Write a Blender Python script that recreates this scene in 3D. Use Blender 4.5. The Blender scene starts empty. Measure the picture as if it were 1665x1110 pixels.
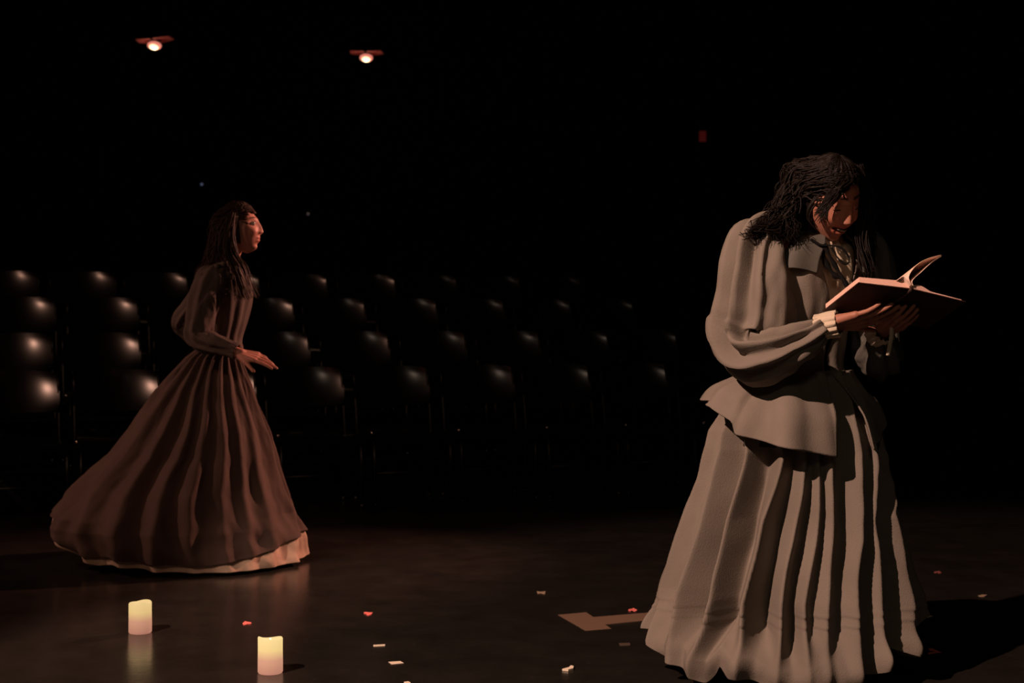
import bpy, bmesh, math, random
import numpy as np
from mathutils import Vector, Matrix, noise
R = math.radians
sc = bpy.context.scene
col = sc.collection
F = 2400.0; CAMH = 1.1; HX = 832.5; HY = 512.0      # focal length in px of a 1665 wide frame, eye height, horizon row

# ------------------------------------------------------------------ camera, world, lights, exposure
cam = bpy.data.cameras.new('camera'); cam_o = bpy.data.objects.new('camera', cam); col.objects.link(cam_o)
cam_o.location = (0, 0, CAMH); cam_o.rotation_euler = (R(90), 0, 0)
cam.sensor_width = 36.0; cam.lens = 36.0 * F / 1665.0
cam.shift_y = (HY - 555.0) / 1665.0
cam.clip_start = 0.05; cam.clip_end = 100
cam.dof.use_dof = True; cam.dof.focus_distance = 4.5; cam.dof.aperture_fstop = 4.0
sc.camera = cam_o
w = bpy.data.worlds.new('world'); sc.world = w; w.use_nodes = True
w.node_tree.nodes['Background'].inputs[0].default_value = (1.0, 0.8, 0.6, 1)
w.node_tree.nodes['Background'].inputs[1].default_value = 0.0
sc.view_settings.view_transform = 'Standard'; sc.view_settings.look = 'None'
sc.view_settings.gamma = 1; sc.view_settings.use_curve_mapping = False
sc.view_settings.exposure = 0.0

def spot(name, loc, target, power, color, size, blend, radius):
    l = bpy.data.lights.new(name, 'SPOT'); o = bpy.data.objects.new(name, l); col.objects.link(o)
    l.energy = power; l.color = color; l.spot_size = R(size); l.spot_blend = blend; l.shadow_soft_size = radius
    o.location = loc
    o.rotation_euler = (Vector(target) - Vector(loc)).to_track_quat('-Z', 'Y').to_euler()
    return o
spot('stage_key_spot', (-3.3, .9, 4.9), (0.38, 4.42, 0.0), 2450, (1.0, 0.62, 0.47), 40, 0.35, 0.05)
spot('house_spill_spot', (-4.6, 0.4, 5.4), (-3.0, 8.4, 0.1), 430, (1.0, 0.52, 0.36), 42, 1.0, 0.30)
spot('stage_side_spot', (3.0, 8.6, 3.0), (-1.2, 6.4, 0.6), 1350, (1.0, 0.42, 0.30), 34, 0.7, 0.06)
spot('wing_spot', (-5.5, 5.5, 3.2), (-1.7, 6.6, 0.6), 260, (1.0, 0.50, 0.38), 28, 0.8, 0.10)
spot('stage_fill_spot', (0.6, -1.0, 4.4), (0.75, 4.2, 0.5), 48, (1.0, 0.78, 0.55), 38, 0.8, 0.4)

spot('seat_glint_fill', (0.1, -1.0, 4.9), (-0.1, 8.8, 0.3), 52, (1.0, 0.72, 0.55), 24, 0.7, 0.08)  # added unseen fill for the glints on the middle chair backs and studs

def W(px, py, d):
    return Vector(((px - HX) * d / F, d, CAMH - (py - HY) * d / F))
def G(px, py, z=0.0):                                # a point on the ground seen at a pixel
    d = (CAMH - z) * F / (py - HY)
    return Vector(((px - HX) * d / F, d, z))

# ------------------------------------------------------------------ helpers
def props(o, label=None, cat=None, group=None, kind=None):
    if label: o['label'] = label
    if cat: o['category'] = cat
    if group: o['group'] = group
    if kind: o['kind'] = kind
    return o
def empty(name, loc, label=None, cat=None, group=None, rz=0):
    o = bpy.data.objects.new(name, None); col.objects.link(o); o.location = loc; o.rotation_euler = (0, 0, rz)
    o.empty_display_size = 0.1
    return props(o, label, cat, group)
def mesh_obj(name, verts, faces, mat, parent=None, origin=(0, 0, 0), smooth=True, label=None):
    """verts in world space (or in the parent's space if origin is zero)"""
    ox, oy, oz = origin
    me = bpy.data.meshes.new(name)
    me.from_pydata([(v[0] - ox, v[1] - oy, v[2] - oz) for v in verts], [], faces)
    me.update()
    if smooth: me.polygons.foreach_set('use_smooth', [True] * len(me.polygons))
    if mat: me.materials.append(mat)
    o = bpy.data.objects.new(name, me); col.objects.link(o)
    if parent: o.parent = parent
    if label: o['label'] = label
    return o
def box(lo, hi, bev=0.0):
    bm = bmesh.new(); bmesh.ops.create_cube(bm, size=1)
    for v in bm.verts:
        for k in range(3): v.co[k] = lo[k] + (v.co[k] + 0.5) * (hi[k] - lo[k])
    if bev > 0: bmesh.ops.bevel(bm, geom=bm.edges[:], offset=bev, segments=2, affect='EDGES', profile=0.5)
    return take(bm)
def take(bm):
    bm.verts.index_update(); bm.normal_update()
    v = [x.co.copy() for x in bm.verts]; f = [[q.index for q in p.verts] for p in bm.faces]; bm.free(); return v, f
def merge(*parts):
    V, Fc = [], []
    for v, f in parts:
        n = len(V); V += list(v); Fc += [[i + n for i in q] for q in f]
    return V, Fc
def catmull(pts, n):
    """resample a list of tuples (any dimension) at n points"""
    P = np.array([list(p) for p in pts], float); m = len(P)
    out = []
    for i in range(n):
        t = i / (n - 1) * (m - 1); k = min(int(t), m - 2); u = t - k
        p0 = P[max(k - 1, 0)]; p1 = P[k]; p2 = P[k + 1]; p3 = P[min(k + 2, m - 1)]
        out.append(0.5 * (2 * p1 + (p2 - p0) * u + (2 * p0 - 5 * p1 + 4 * p2 - p3) * u * u + (3 * p1 - p0 - 3 * p2 + p3) * u ** 3))
    return np.array(out)
def tube(path, radii, seg=8, caps=True, disp=None, up=None, flat=1.0):
    """loft circles along a path; disp(s, ang) adds to the radius"""
    P = [Vector(p) for p in path]; n = len(P)
    V, Fc = [], []
    T = [(P[min(i + 1, n - 1)] - P[max(i - 1, 0)]).normalized() for i in range(n)]
    ref = Vector(up) if up else (Vector((0, 0, 1)) if abs(T[0].z) < 0.9 else Vector((0, 1, 0)))
    u = (ref - T[0] * ref.dot(T[0])).normalized()
    for i in range(n):
        u = (u - T[i] * u.dot(T[i])); u.normalize()
        v = T[i].cross(u)
        for j in range(seg):
            a = 2 * math.pi * j / seg
            r = radii[i] + (disp(i / (n - 1), a) if disp else 0)
            V.append(P[i] + u * math.cos(a) * r + v * math.sin(a) * r * flat)
    for i in range(n - 1):
        for j in range(seg):
            k = (j + 1) % seg
            Fc.append([i * seg + j, i * seg + k, (i + 1) * seg + k, (i + 1) * seg + j])
    if caps:
        Fc.append([j for j in range(seg)][::-1]); Fc.append([(n - 1) * seg + j for j in range(seg)])
    return V, Fc
def capsule(a, b, ra, rb, seg=14, k=5):
    a = Vector(a); b = Vector(b); d = (b - a).normalized()
    pts, rad = [], []
    for i in range(k):
        t = math.pi / 2 * (1 - i / k); pts.append(a - d * ra * math.sin(t)); rad.append(max(ra * math.cos(t), ra * .02))
    pts.append(a); rad.append(ra); pts.append(b); rad.append(rb)
    for i in range(1, k + 1):
        t = math.pi / 2 * i / k; pts.append(b + d * rb * math.sin(t)); rad.append(max(rb * math.cos(t), rb * .02))
    return tube(pts, rad, seg)
def ellipsoid(c, r, M=None, seg=24, rings=14):
    V, Fc = [], []
    c = Vector(c)
    for i in range(rings + 1):
        th = math.pi * i / rings
        th = min(max(th, 0.02), math.pi - 0.02)
        for j in range(seg):
            ph = 2 * math.pi * j / seg
            p = Vector((r[0] * math.sin(th) * math.cos(ph), r[1] * math.sin(th) * math.sin(ph), r[2] * math.cos(th)))
            V.append(c + (M @ p if M else p))
    for i in range(rings):
        for j in range(seg):
            k = (j + 1) % seg
            Fc.append([i * seg + j, (i + 1) * seg + j, (i + 1) * seg + k, i * seg + k])
    Fc.append([j for j in range(seg)]); Fc.append([rings * seg + j for j in range(seg)][::-1])
    return V, Fc
def fbm(p, s, o=3):
    a, r = 1.0, 0.0
    q = Vector(p) * s
    for _ in range(o):
        r += a * noise.noise(q); q = q * 2.03 + Vector((7.1, 3.3, 1.7)); a *= 0.5
    return r
def solid(o, t, off=-1):
    m = o.modifiers.new('thickness', 'SOLIDIFY'); m.thickness = t; m.offset = off
    return o

# ------------------------------------------------------------------ materials
def material(name, color, rough=0.8, metal=0.0, spec=0.5, emis=None, estr=0.0, sheen=0.0):
    m = bpy.data.materials.new(name); m.use_nodes = True; b = m.node_tree.nodes['Principled BSDF']
    b.inputs['Base Color'].default_value = (*color, 1); b.inputs['Roughness'].default_value = rough
    b.inputs['Metallic'].default_value = metal; b.inputs['Specular IOR Level'].default_value = spec
    if sheen: b.inputs['Sheen Weight'].default_value = sheen
    if emis: b.inputs['Emission Color'].default_value = (*emis, 1); b.inputs['Emission Strength'].default_value = estr
    return m
def textured(name, c1, c2, scale=8, rough=0.85, bump=0.2, bscale=300, detail=4, spec=0.3, stretch=(1, 1, 1), sheen=0.0, coord='Object', bdist=0.002):
    m = material(name, c1, rough, 0, spec, sheen=sheen); nt = m.node_tree; b = nt.nodes['Principled BSDF']
    tc = nt.nodes.new('ShaderNodeTexCoord'); mp = nt.nodes.new('ShaderNodeMapping'); mp.inputs['Scale'].default_value = stretch
    nt.links.new(tc.outputs[coord], mp.inputs['Vector'])
    n = nt.nodes.new('ShaderNodeTexNoise'); n.inputs['Scale'].default_value = scale; n.inputs['Detail'].default_value = detail
    nt.links.new(mp.outputs[0], n.inputs['Vector'])
    r = nt.nodes.new('ShaderNodeValToRGB'); r.color_ramp.elements[0].position = 0.3; r.color_ramp.elements[1].position = 0.7
    r.color_ramp.elements[0].color = (*c1, 1); r.color_ramp.elements[1].color = (*c2, 1)
    nt.links.new(n.outputs['Fac'], r.inputs[0]); nt.links.new(r.outputs[0], b.inputs['Base Color'])
    n2 = nt.nodes.new('ShaderNodeTexNoise'); n2.inputs['Scale'].default_value = bscale; n2.inputs['Detail'].default_value = 2
    nt.links.new(mp.outputs[0], n2.inputs['Vector'])
    bp = nt.nodes.new('ShaderNodeBump'); bp.inputs['Strength'].default_value = bump; bp.inputs['Distance'].default_value = bdist
    nt.links.new(n2.outputs['Fac'], bp.inputs['Height']); nt.links.new(bp.outputs[0], b.inputs['Normal'])
    return m
M = {}
M['linen'] = textured('grey_linen', (.165, .142, .118), (.205, .178, .150), 5, .9, .5, 260)
M['jacket'] = textured('grey_brown_cotton', (.165, .142, .118), (.205, .178, .150), 7, .9, .5, 260)
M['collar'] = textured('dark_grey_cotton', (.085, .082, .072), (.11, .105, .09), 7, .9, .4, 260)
M['white'] = textured('cream_cotton', (.50, .42, .31), (.62, .52, .40), 12, .85, .5, 200)
M['bodice'] = textured('dark_bodice', (.028, .026, .025), (.045, .04, .036), 9, .85, .3, 200)
M['stripe'] = material('pale_trim', (.25, .21, .17), .8)
M['ribbon'] = material('black_ribbon', (.005, .005, .005), .8, 0, .1)
M['maroon'] = textured('brown_wool', (.075, .048, .038), (.10, .065, .05), 5, .9, .5, 260)
M['maroon_top'] = textured('brown_grey_wool', (.075, .055, .045), (.10, .075, .060), 9, .9, .5, 260)
M['facing'] = textured('tan_hem_lining', (.40, .29, .21), (.60, .46, .34), 10, .85, .4, 200)
M['shoe'] = material('black_leather', (.012, .011, .01), .45)
M['leather'] = textured('book_cloth_cover', (.030, .012, .009), (.042, .017, .012), 30, .6, .3, 400)
M['pages'] = textured('book_paper', (.78, .47, .37), (.88, .56, .45), 3, .8, .5, 700, stretch=(1, 1, 1))
M['paper'] = textured('leaf_paper', (.80, .56, .45), (.90, .66, .55), 10, .8, .1, 100)
M['picture'] = textured('printed_plate', (.10, .09, .07), (.22, .19, .15), 40, .8, .1, 100)
M['floor'] = None
M['black'] = textured('black_drape', (.0022, .0022, .0022), (.0035, .0035, .0035), 3, .95, .3, 60)
M['ceil'] = material('black_ceiling', (.002, .002, .002), .95)
M['riser'] = textured('black_riser_paint', (.004, .004, .004), (.007, .007, .007), 6, .6, .3, 60)
M['plastic'] = material('black_plastic', (.004, .004, .0038), .235, 0, 1.0)
M['tube'] = material('dark_metal_tube', (.035, .035, .033), .42, 1.0)
M['rim'] = material('matt_black_edge', (.004, .004, .004), .9, 0, .1)
M['chrome'] = material('bright_metal', (.9, .8, .7), .2, 1.0)
M['eye'] = material('eye_white', (.55, .48, .42), .25)
M['iris'] = material('iris_brown', (.02, .012, .008), .2)
M['lash'] = material('eyelash_black', (.008, .006, .005), .7)
M['teeth'] = material('teeth', (.20, .15, .12), .4)

def skin_mat(name, base):
    m = material(name, base, .55, 0, .4); nt = m.node_tree; b = nt.nodes['Principled BSDF']
    a = nt.nodes.new('ShaderNodeVertexColor'); a.layer_name = 'tone'
    mx = nt.nodes.new('ShaderNodeMix'); mx.data_type = 'RGBA'; mx.blend_type = 'MULTIPLY'; mx.inputs[0].default_value = 1
    mx.inputs['A'].default_value = (*base, 1)
    nt.links.new(a.outputs['Color'], mx.inputs['B']); nt.links.new(mx.outputs['Result'], b.inputs['Base Color'])
    b.inputs['Subsurface Weight'].default_value = 0.0
    return m
M['skin_a'] = skin_mat('warm_skin', (.38, .16, .105))
M['skin_b'] = skin_mat('pale_warm_skin', (.55, .25, .18))
def hair_mat(name, c, rough=.42):
    m = textured(name, c, tuple(x * 1.7 for x in c), 60, rough, .6, 350, spec=.14)
    return m
M['hair_a'] = hair_mat('black_brown_hair', (.0065, .0042, .0032), .5)
M['hair_b'] = hair_mat('brown_hair', (.030, .017, .011))

def floor_mat():
    m = material('black_stage_floor', (.012, .010, .009), .3, 0, .35); nt = m.node_tree; b = nt.nodes['Principled BSDF']
    tc = nt.nodes.new('ShaderNodeTexCoord')
    n = nt.nodes.new('ShaderNodeTexNoise'); n.inputs['Scale'].default_value = 5; n.inputs['Detail'].default_value = 8; n.inputs['Roughness'].default_value = .7
    nt.links.new(tc.outputs['Object'], n.inputs['Vector'])
    r = nt.nodes.new('ShaderNodeValToRGB'); r.color_ramp.elements[0].position = .3; r.color_ramp.elements[1].position = .72
    r.color_ramp.elements[0].color = (.0125, .0110, .0092, 1); r.color_ramp.elements[1].color = (.024, .0205, .0170, 1)
    nt.links.new(n.outputs['Fac'], r.inputs[0])
    # scattered pale scuffs
    v = nt.nodes.new('ShaderNodeTexNoise'); v.inputs['Scale'].default_value = 38; v.inputs['Detail'].default_value = 3
    nt.links.new(tc.outputs['Object'], v.inputs['Vector'])
    r2 = nt.nodes.new('ShaderNodeValToRGB'); r2.color_ramp.elements[0].position = .70; r2.color_ramp.elements[1].position = .80
    nt.links.new(v.outputs['Fac'], r2.inputs[0])
    mx = nt.nodes.new('ShaderNodeMix'); mx.data_type = 'RGBA'
    nt.links.new(r2.outputs[0], mx.inputs[0]); nt.links.new(r.outputs[0], mx.inputs['A']); mx.inputs['B'].default_value = (.05, .045, .04, 1)
    nt.links.new(mx.outputs['Result'], b.inputs['Base Color'])
    rr = nt.nodes.new('ShaderNodeMapRange'); rr.inputs['To Min'].default_value = .17; rr.inputs['To Max'].default_value = .27
    nt.links.new(n.outputs['Fac'], rr.inputs['Value']); nt.links.new(rr.outputs[0], b.inputs['Roughness'])
    bp = nt.nodes.new('ShaderNodeBump'); bp.inputs['Strength'].default_value = .12; bp.inputs['Distance'].default_value = .004
    nt.links.new(v.outputs['Fac'], bp.inputs['Height']); nt.links.new(bp.outputs[0], b.inputs['Normal'])
    return m
M['floor'] = floor_mat()

# ------------------------------------------------------------------ the room (black box theatre)
X0, X1, Y0, Y1, ZC = -6.5, 6.5, -4.0, 16.5, 5.9
def struct(name, lo, hi, mat):
    v, f = box(lo, hi); o = mesh_obj(name, v, f, mat, smooth=False); o['kind'] = 'structure'; return o
struct('floor', (X0, Y0, -.1), (X1, Y1, 0), M['floor'])
struct('ceiling', (X0, Y0, ZC), (X1, Y1, ZC + .1), M['ceil'])
struct('wall_back', (X0, Y1, 0), (X1, Y1 + .1, ZC), M['black'])
struct('wall_left', (X0 - .1, Y0, 0), (X0, Y1, ZC), M['black'])
struct('wall_right', (X1, Y0, 0), (X1 + .1, Y1, ZC), M['black'])
struct('wall_front', (X0, Y0 - .1, 0), (X1, Y0, ZC), M['black'])

# ------------------------------------------------------------------ audience seating
TH = math.atan2(.2, .503)
AX = Vector((math.cos(TH), math.sin(TH), 0)); BX = Vector((-math.sin(TH), math.cos(TH), 0))
PITCH = .541
P0 = Vector((-.812, 8.43, 0))                        # gap between two front-row chairs at the front edge of the seats
ROWD = .90; RISE = .20
ORD = ['first', 'second', 'third', 'fourth', 'fifth', 'sixth', 'seventh', 'eighth', 'ninth', 'tenth', 'eleventh', 'twelfth']
ROWN = ['front row', 'second row', 'third row', 'fourth row']
ROWOFF = [0, .02, .12, .07]
RISES = [0, .20, .43, .63]
KS = list(range(-6, 5))

for r in range(1, 4):
    lo_r = -.32 + ROWD * r; hi_r = lo_r + (ROWD if r < 3 else 1.5)
    z = RISES[r]
    root = empty('seating_riser', P0 + AX * -.5 + BX * (lo_r + .45), 'black stepped platform carrying the %s of audience chairs' % ROWN[r], 'platform', 'audience seating risers')
    def q(a, b, zz): return P0 + AX * a + BX * b + Vector((0, 0, zz))
    aL, aR = -4.3, 3.4
    def slab(z0, z1, b0, b1, a0=aL, a1=aR):
        V = [q(a0, b0, z0), q(a1, b0, z0), q(a1, b1, z0), q(a0, b1, z0), q(a0, b0, z1), q(a1, b0, z1), q(a1, b1, z1), q(a0, b1, z1)]
        return V, [[0, 3, 2, 1], [4, 5, 6, 7], [0, 1, 5, 4], [1, 2, 6, 5], [2, 3, 7, 6], [3, 0, 4, 7]]
    v, f = slab(0, z - .025, lo_r + .02, hi_r - .001)
    mesh_obj('riser_body', v, f, M['riser'], root, root.location, False)
    v, f = slab(z - .025, z, lo_r, hi_r - .001)
    mesh_obj('riser_deck', v, f, M['riser'], root, root.location, False)

def make_chair():
    root = empty('audience_chair', (0, 0, 0))
    hw = .245; zs = .42
    for s in (-1, 1):
        x = s * (hw - .012)
        p = [(x, -.175, 0.012), (x, -.165, .25), (x, -.155, zs - .03)]
        v, f = tube(p, [.011] * 3, 8); mesh_obj('leg', v, f, M['tube'], root)
        p = [(x, .20, 0.012), (x, .185, .22), (x, .175, zs - .03), (x, .19, .50), (x, .215, .62)]
        v, f = tube([tuple(c) for c in catmull(p, 12)], [.011] * 12, 8); mesh_obj('leg', v, f, M['tube'], root)
        p = [(x, .215, .62), (x, .235, .71), (x, .250, .775)]
        v, f = tube(p, [.010] * 3, 8); mesh_obj('back_upright', v, f, M['tube'], root)
        v, f = tube([(x, -.16, zs - .035), (x, .18, zs - .035)], [.010] * 2, 8); mesh_obj('seat_rail', v, f, M['tube'], root)
        for y in (-.175, .20):
            v, f = tube([(x, y, 0), (x, y, .02)], [.015, .014], 10); mesh_obj('foot_cap', v, f, M['plastic'], root)
    v, f = tube([(-hw + .01, -.168, .19), (hw - .01, -.168, .19)], [.0055] * 2, 8); mesh_obj('stretcher', v, f, M['tube'], root)
    v, f = tube([(-hw + .01, .19, .19), (hw - .01, .19, .19)], [.0055] * 2, 8); mesh_obj('stretcher', v, f, M['tube'], root)
    # moulded seat: dished, with a rolled front edge
    nx, ny = 14, 14; V, Fc = [], []
    for j in range(ny):
        t = j / (ny - 1); y = -.205 + .415 * t
        for i in range(nx):
            u = i / (nx - 1) * 2 - 1
            wd = hw - .005 - .02 * (t ** 3)
            z = zs - .012 * (1 - u * u) - (.035 * (1 - t / .18) ** 2 if t < .18 else 0) + (.02 * ((t - .85) / .15) ** 2 if t > .85 else 0)
            V.append((u * wd, y, z))
    for j in range(ny - 1):
        for i in range(nx - 1): Fc.append([j * nx + i, j * nx + i + 1, (j + 1) * nx + i + 1, (j + 1) * nx + i])
    o = solid(mesh_obj('seat', V, Fc, M['plastic'], root), .014); o.data.materials.append(M['rim']); o.modifiers[0].material_offset_rim = 1; es = o.modifiers.new('edges', 'EDGE_SPLIT'); es.split_angle = R(40)
    # curved back panel, concave towards the sitter
    nx, nz = 22, 12; V, Fc = [], []
    for j in range(nz):
        t = j / (nz - 1)
        for i in range(nx):
            u = i / (nx - 1) * 2 - 1
            wd = hw - .004 - .015 * abs(2 * t - 1) ** 5
            z = .555 + .235 * t - .014 * (abs(u) ** 6) * (1 if t > .5 else -1) * abs(2 * t - 1)
            y = .185 + .36 * (z - .555) + .062 * (1 - u * u) - .012 * (2 * t - 1) ** 2
            V.append((u * wd, y, z))
    for j in range(nz - 1):
        for i in range(nx - 1): Fc.append([j * nx + i, j * nx + i + 1, (j + 1) * nx + i + 1, (j + 1) * nx + i])
    o = solid(mesh_obj('backrest', V, Fc, M['plastic'], root), .012, 1); o.data.materials.append(M['rim']); o.modifiers[0].material_offset_rim = 1; es = o.modifiers.new('edges', 'EDGE_SPLIT'); es.split_angle = R(40)
    # ganging stud at the seat's front left corner
    v, f = ellipsoid((-hw - .014, -.192, zs + .006), (.012, .012, .012), seg=12, rings=8); mesh_obj('ganging_stud', v, f, M['chrome'], root, label='shiny round metal stud')
    v, f = box((-hw - .016, -.19, zs - .028), (-hw + .01, -.165, zs - .003)); mesh_obj('ganging_bracket', v, f, M['tube'], root, smooth=False)
    return root
proto = make_chair()
def copy_tree(o, parent=None):
    c = o.copy(); col.objects.link(c); c.parent = parent
    for ch in kids[o.name]: copy_tree(ch, c)
    return c
kids = {}
bpy.context.view_layer.update()
for o in [proto] + list(proto.children): kids[o.name] = list(o.children)
first = True
for r in range(4):
    for n, k in enumerate(KS):
        c = proto if first else copy_tree(proto)
        first = False
        rr = random.Random(r * 50 + n)
        c.location = P0 + AX * (PITCH * (k + .5) + ROWOFF[r]) + BX * (.205 + ROWD * r + rr.uniform(-.01, .01)) + Vector((0, 0, RISES[r]))
        c.rotation_euler = (0, 0, TH + R(rr.uniform(-2.2, 2.2)))
        props(c, 'empty black audience chair with metal legs, %s from the left in the %s' % (ORD[n], ROWN[r]), 'chair', 'audience chairs in the %s' % ROWN[r])

# ------------------------------------------------------------------ people: body parts
def head_part(c, Mx, smile=False, lids=False, k=1.0):
    """head with features; local x right, y forward (face), z up"""
    V, Fc = [], []
    NT, NP = 110, 150
    def g(x, z, cx, cz, sx, sz): return math.exp(-((x - cx) / sx) ** 2 - ((z - cz) / sz) ** 2)
    for i in range(NT + 1):
        th = min(max(math.pi * i / NT, .01), math.pi - .01)
        for j in range(NP):
            ph = 2 * math.pi * j / NP
            n = (math.sin(th) * math.cos(ph), math.sin(th) * math.sin(ph), math.cos(th))
            x, y, z = .073 * n[0], .093 * n[1], .115 * n[2]
            if z < 0:
                q = -z / .115
                x *= 1 - .30 * q ** 1.6
                if n[1] > 0: y *= 1 - .10 * q
                else: y *= 1 - .42 * q
                y += .020 * q ** 1.5 if n[1] > 0 else .03 * q
            else:
                y -= .012 * (z / .115) if n[1] > 0 else .0
            if n[1] > 0.05:
                w_ = min(1, n[1] * 2.2); ax = abs(x)
                d = 0
                d -= .010 * g(ax, z, .031, .016, .016, .013)           # eye sockets
                d += .006 * g(ax, z, .028, .036, .022, .008)           # brow
                d += .009 * g(ax, z, .040, -.024, .018, .018) * (1.35 if smile else 1)   # cheeks
                if z > -.026: d += (.006 + .015 * max(0, min(1, (.024 - z) / .050)) ** 1.2) * math.exp(-(ax / (.0085 + .004 * max(0, -z / .026))) ** 2) * (1 if z < .024 else math.exp(-((z - .024) / .016) ** 2))
                else: d += .021 * math.exp(-(ax / .0125) ** 2) * math.exp(-((z + .026) / .0075) ** 2)
                d += .010 * g(ax, z, .0135, -.028, .0065, .008)        # nostril wings
                cur = .10 * 0
                zl = z - (.22 * ax if smile else 0) * 1.0              # smiling mouth corners go up
                wm = .028 if smile else .021
                d += .0075 * math.exp(-(ax / wm) ** 4) * math.exp(-((zl + .050) / .0055) ** 2)
                d += .0085 * math.exp(-(ax / (wm * .85)) ** 4) * math.exp(-((zl + (.070 if smile else .064)) / .0065) ** 2)
                if smile: d -= .016 * math.exp(-(ax / (wm * .95)) ** 4) * math.exp(-((zl + .0595) / .0052) ** 2)
                else: d -= .005 * math.exp(-(ax / wm) ** 4) * math.exp(-((zl + .057) / .002) ** 2)
                d += .010 * g(ax, z, 0, -.096, .019, .014)             # chin
                d -= .004 * g(ax, z, 0, -.080, .02, .006)
                if lids: d += .009 * g(ax, z, .031, .012, .0125, .0095) - .003 * g(ax, z, .031, .005, .013, .0025)
                y += d * w_
            V.append(Vector((x, y, z)) * k)
    for i in range(NT):
        for j in range(NP):
            q = (j + 1) % NP
            Fc.append([i * NP + j, (i + 1) * NP + j, (i + 1) * NP + q, i * NP + q])
    Fc.append([j for j in range(NP)]); Fc.append([NT * NP + j for j in range(NP)][::-1])
    parts = [(V, Fc)]
    for s in (-1, 1):                                                  # ears
        Me = Matrix.Rotation(R(-s * 22), 3, 'Z') @ Matrix.Rotation(R(-12), 3, 'X')
        e = ellipsoid((s * .074 * k, -.008 * k, -.004 * k), (.006 * k, .017 * k, .031 * k), Me, 16, 12); parts.append(e)
        path = [Vector((s * .079, -.008 + .015 * math.cos(a), .0 + .028 * math.sin(a))) * k for a in [R(q) for q in range(-60, 211, 18)]]
        parts.append(tube(path, [.0035 * k] * len(path), 8))
    V, Fc = merge(*parts)
    c = Vector(c)
    return [c + Mx @ v for v in V], Fc

def hand_parts(wrist, fwd, palm_n, right=True, curl=(20, 20, 20, 20), thumb_out=40, k=1.0, spread=5, thumb_curl=15, tn=.25):
    """fwd: wrist to fingers; palm_n: the way the palm faces"""
    f = Vector(fwd).normalized(); n = Vector(palm_n); n = (n - f * n.dot(f)).normalized()
    side = n.cross(f) if right else f.cross(n)                          # towards the thumb
    side.normalize(); wv = Vector(wrist)
    parts = []; base = wv
    offs = [.031, .0105, -.0105, -.030]; lens = [.043, .048, .044, .034]; ml = [.088, .090, .085, .078]
    parts.append(capsule(wv - f * .03 * k, wv + f * .012 * k, .024 * k, .024 * k))
    for i in range(4):
        kn = wv + (f * ml[i] + side * offs[i]) * k
        parts.append(capsule(wv + (f * .012 + side * offs[i] * .55) * k, kn, .0135 * k, .0115 * k))
        parts.append(capsule(wv + (f * .02 + side * offs[i] * .6 + n * .006) * k, kn - f * .01 * k, .013 * k, .0105 * k))
        ang = R(curl[i] * .45); a = side * math.sin(R(spread * (1.5 - i))) + f * math.cos(R(spread * (1.5 - i)))
        a.normalize(); p = kn; L = lens[i] * k; rad = (.0088 if i < 3 else .0078) * k
        tot = 0
        for s, (fr, dr) in enumerate(((1.0, .45), (.62, .9), (.5, .65))):
            tot += R(curl[i]) * dr
            d = a * math.cos(tot) + n * math.sin(tot)
            e = p + d * L * fr
            parts.append(capsule(p, e, rad, rad * .92, 12, 4)); p = e; rad *= .9
    t0 = wv + (f * .018 + side * .018 + n * .006) * k
    d = (f * math.cos(R(thumb_out)) + side * math.sin(R(thumb_out)) + n * tn).normalized()
    t1 = t0 + d * .042 * k; parts.append(capsule(t0, t1, .0165 * k, .012 * k))
    d2 = (d + f * math.sin(R(thumb_curl)) + n * tn * .4).normalized(); t2 = t1 + d2 * .033 * k; parts.append(capsule(t1, t2, .0108 * k, .0095 * k))
    d3 = (d2 + f * math.sin(R(thumb_curl)) + n * tn * .4).normalized(); t3 = t2 + d3 * .024 * k; parts.append(capsule(t2, t3, .0095 * k, .008 * k))
    return parts
def hand_obj(parts):
    return merge(*parts)

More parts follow.
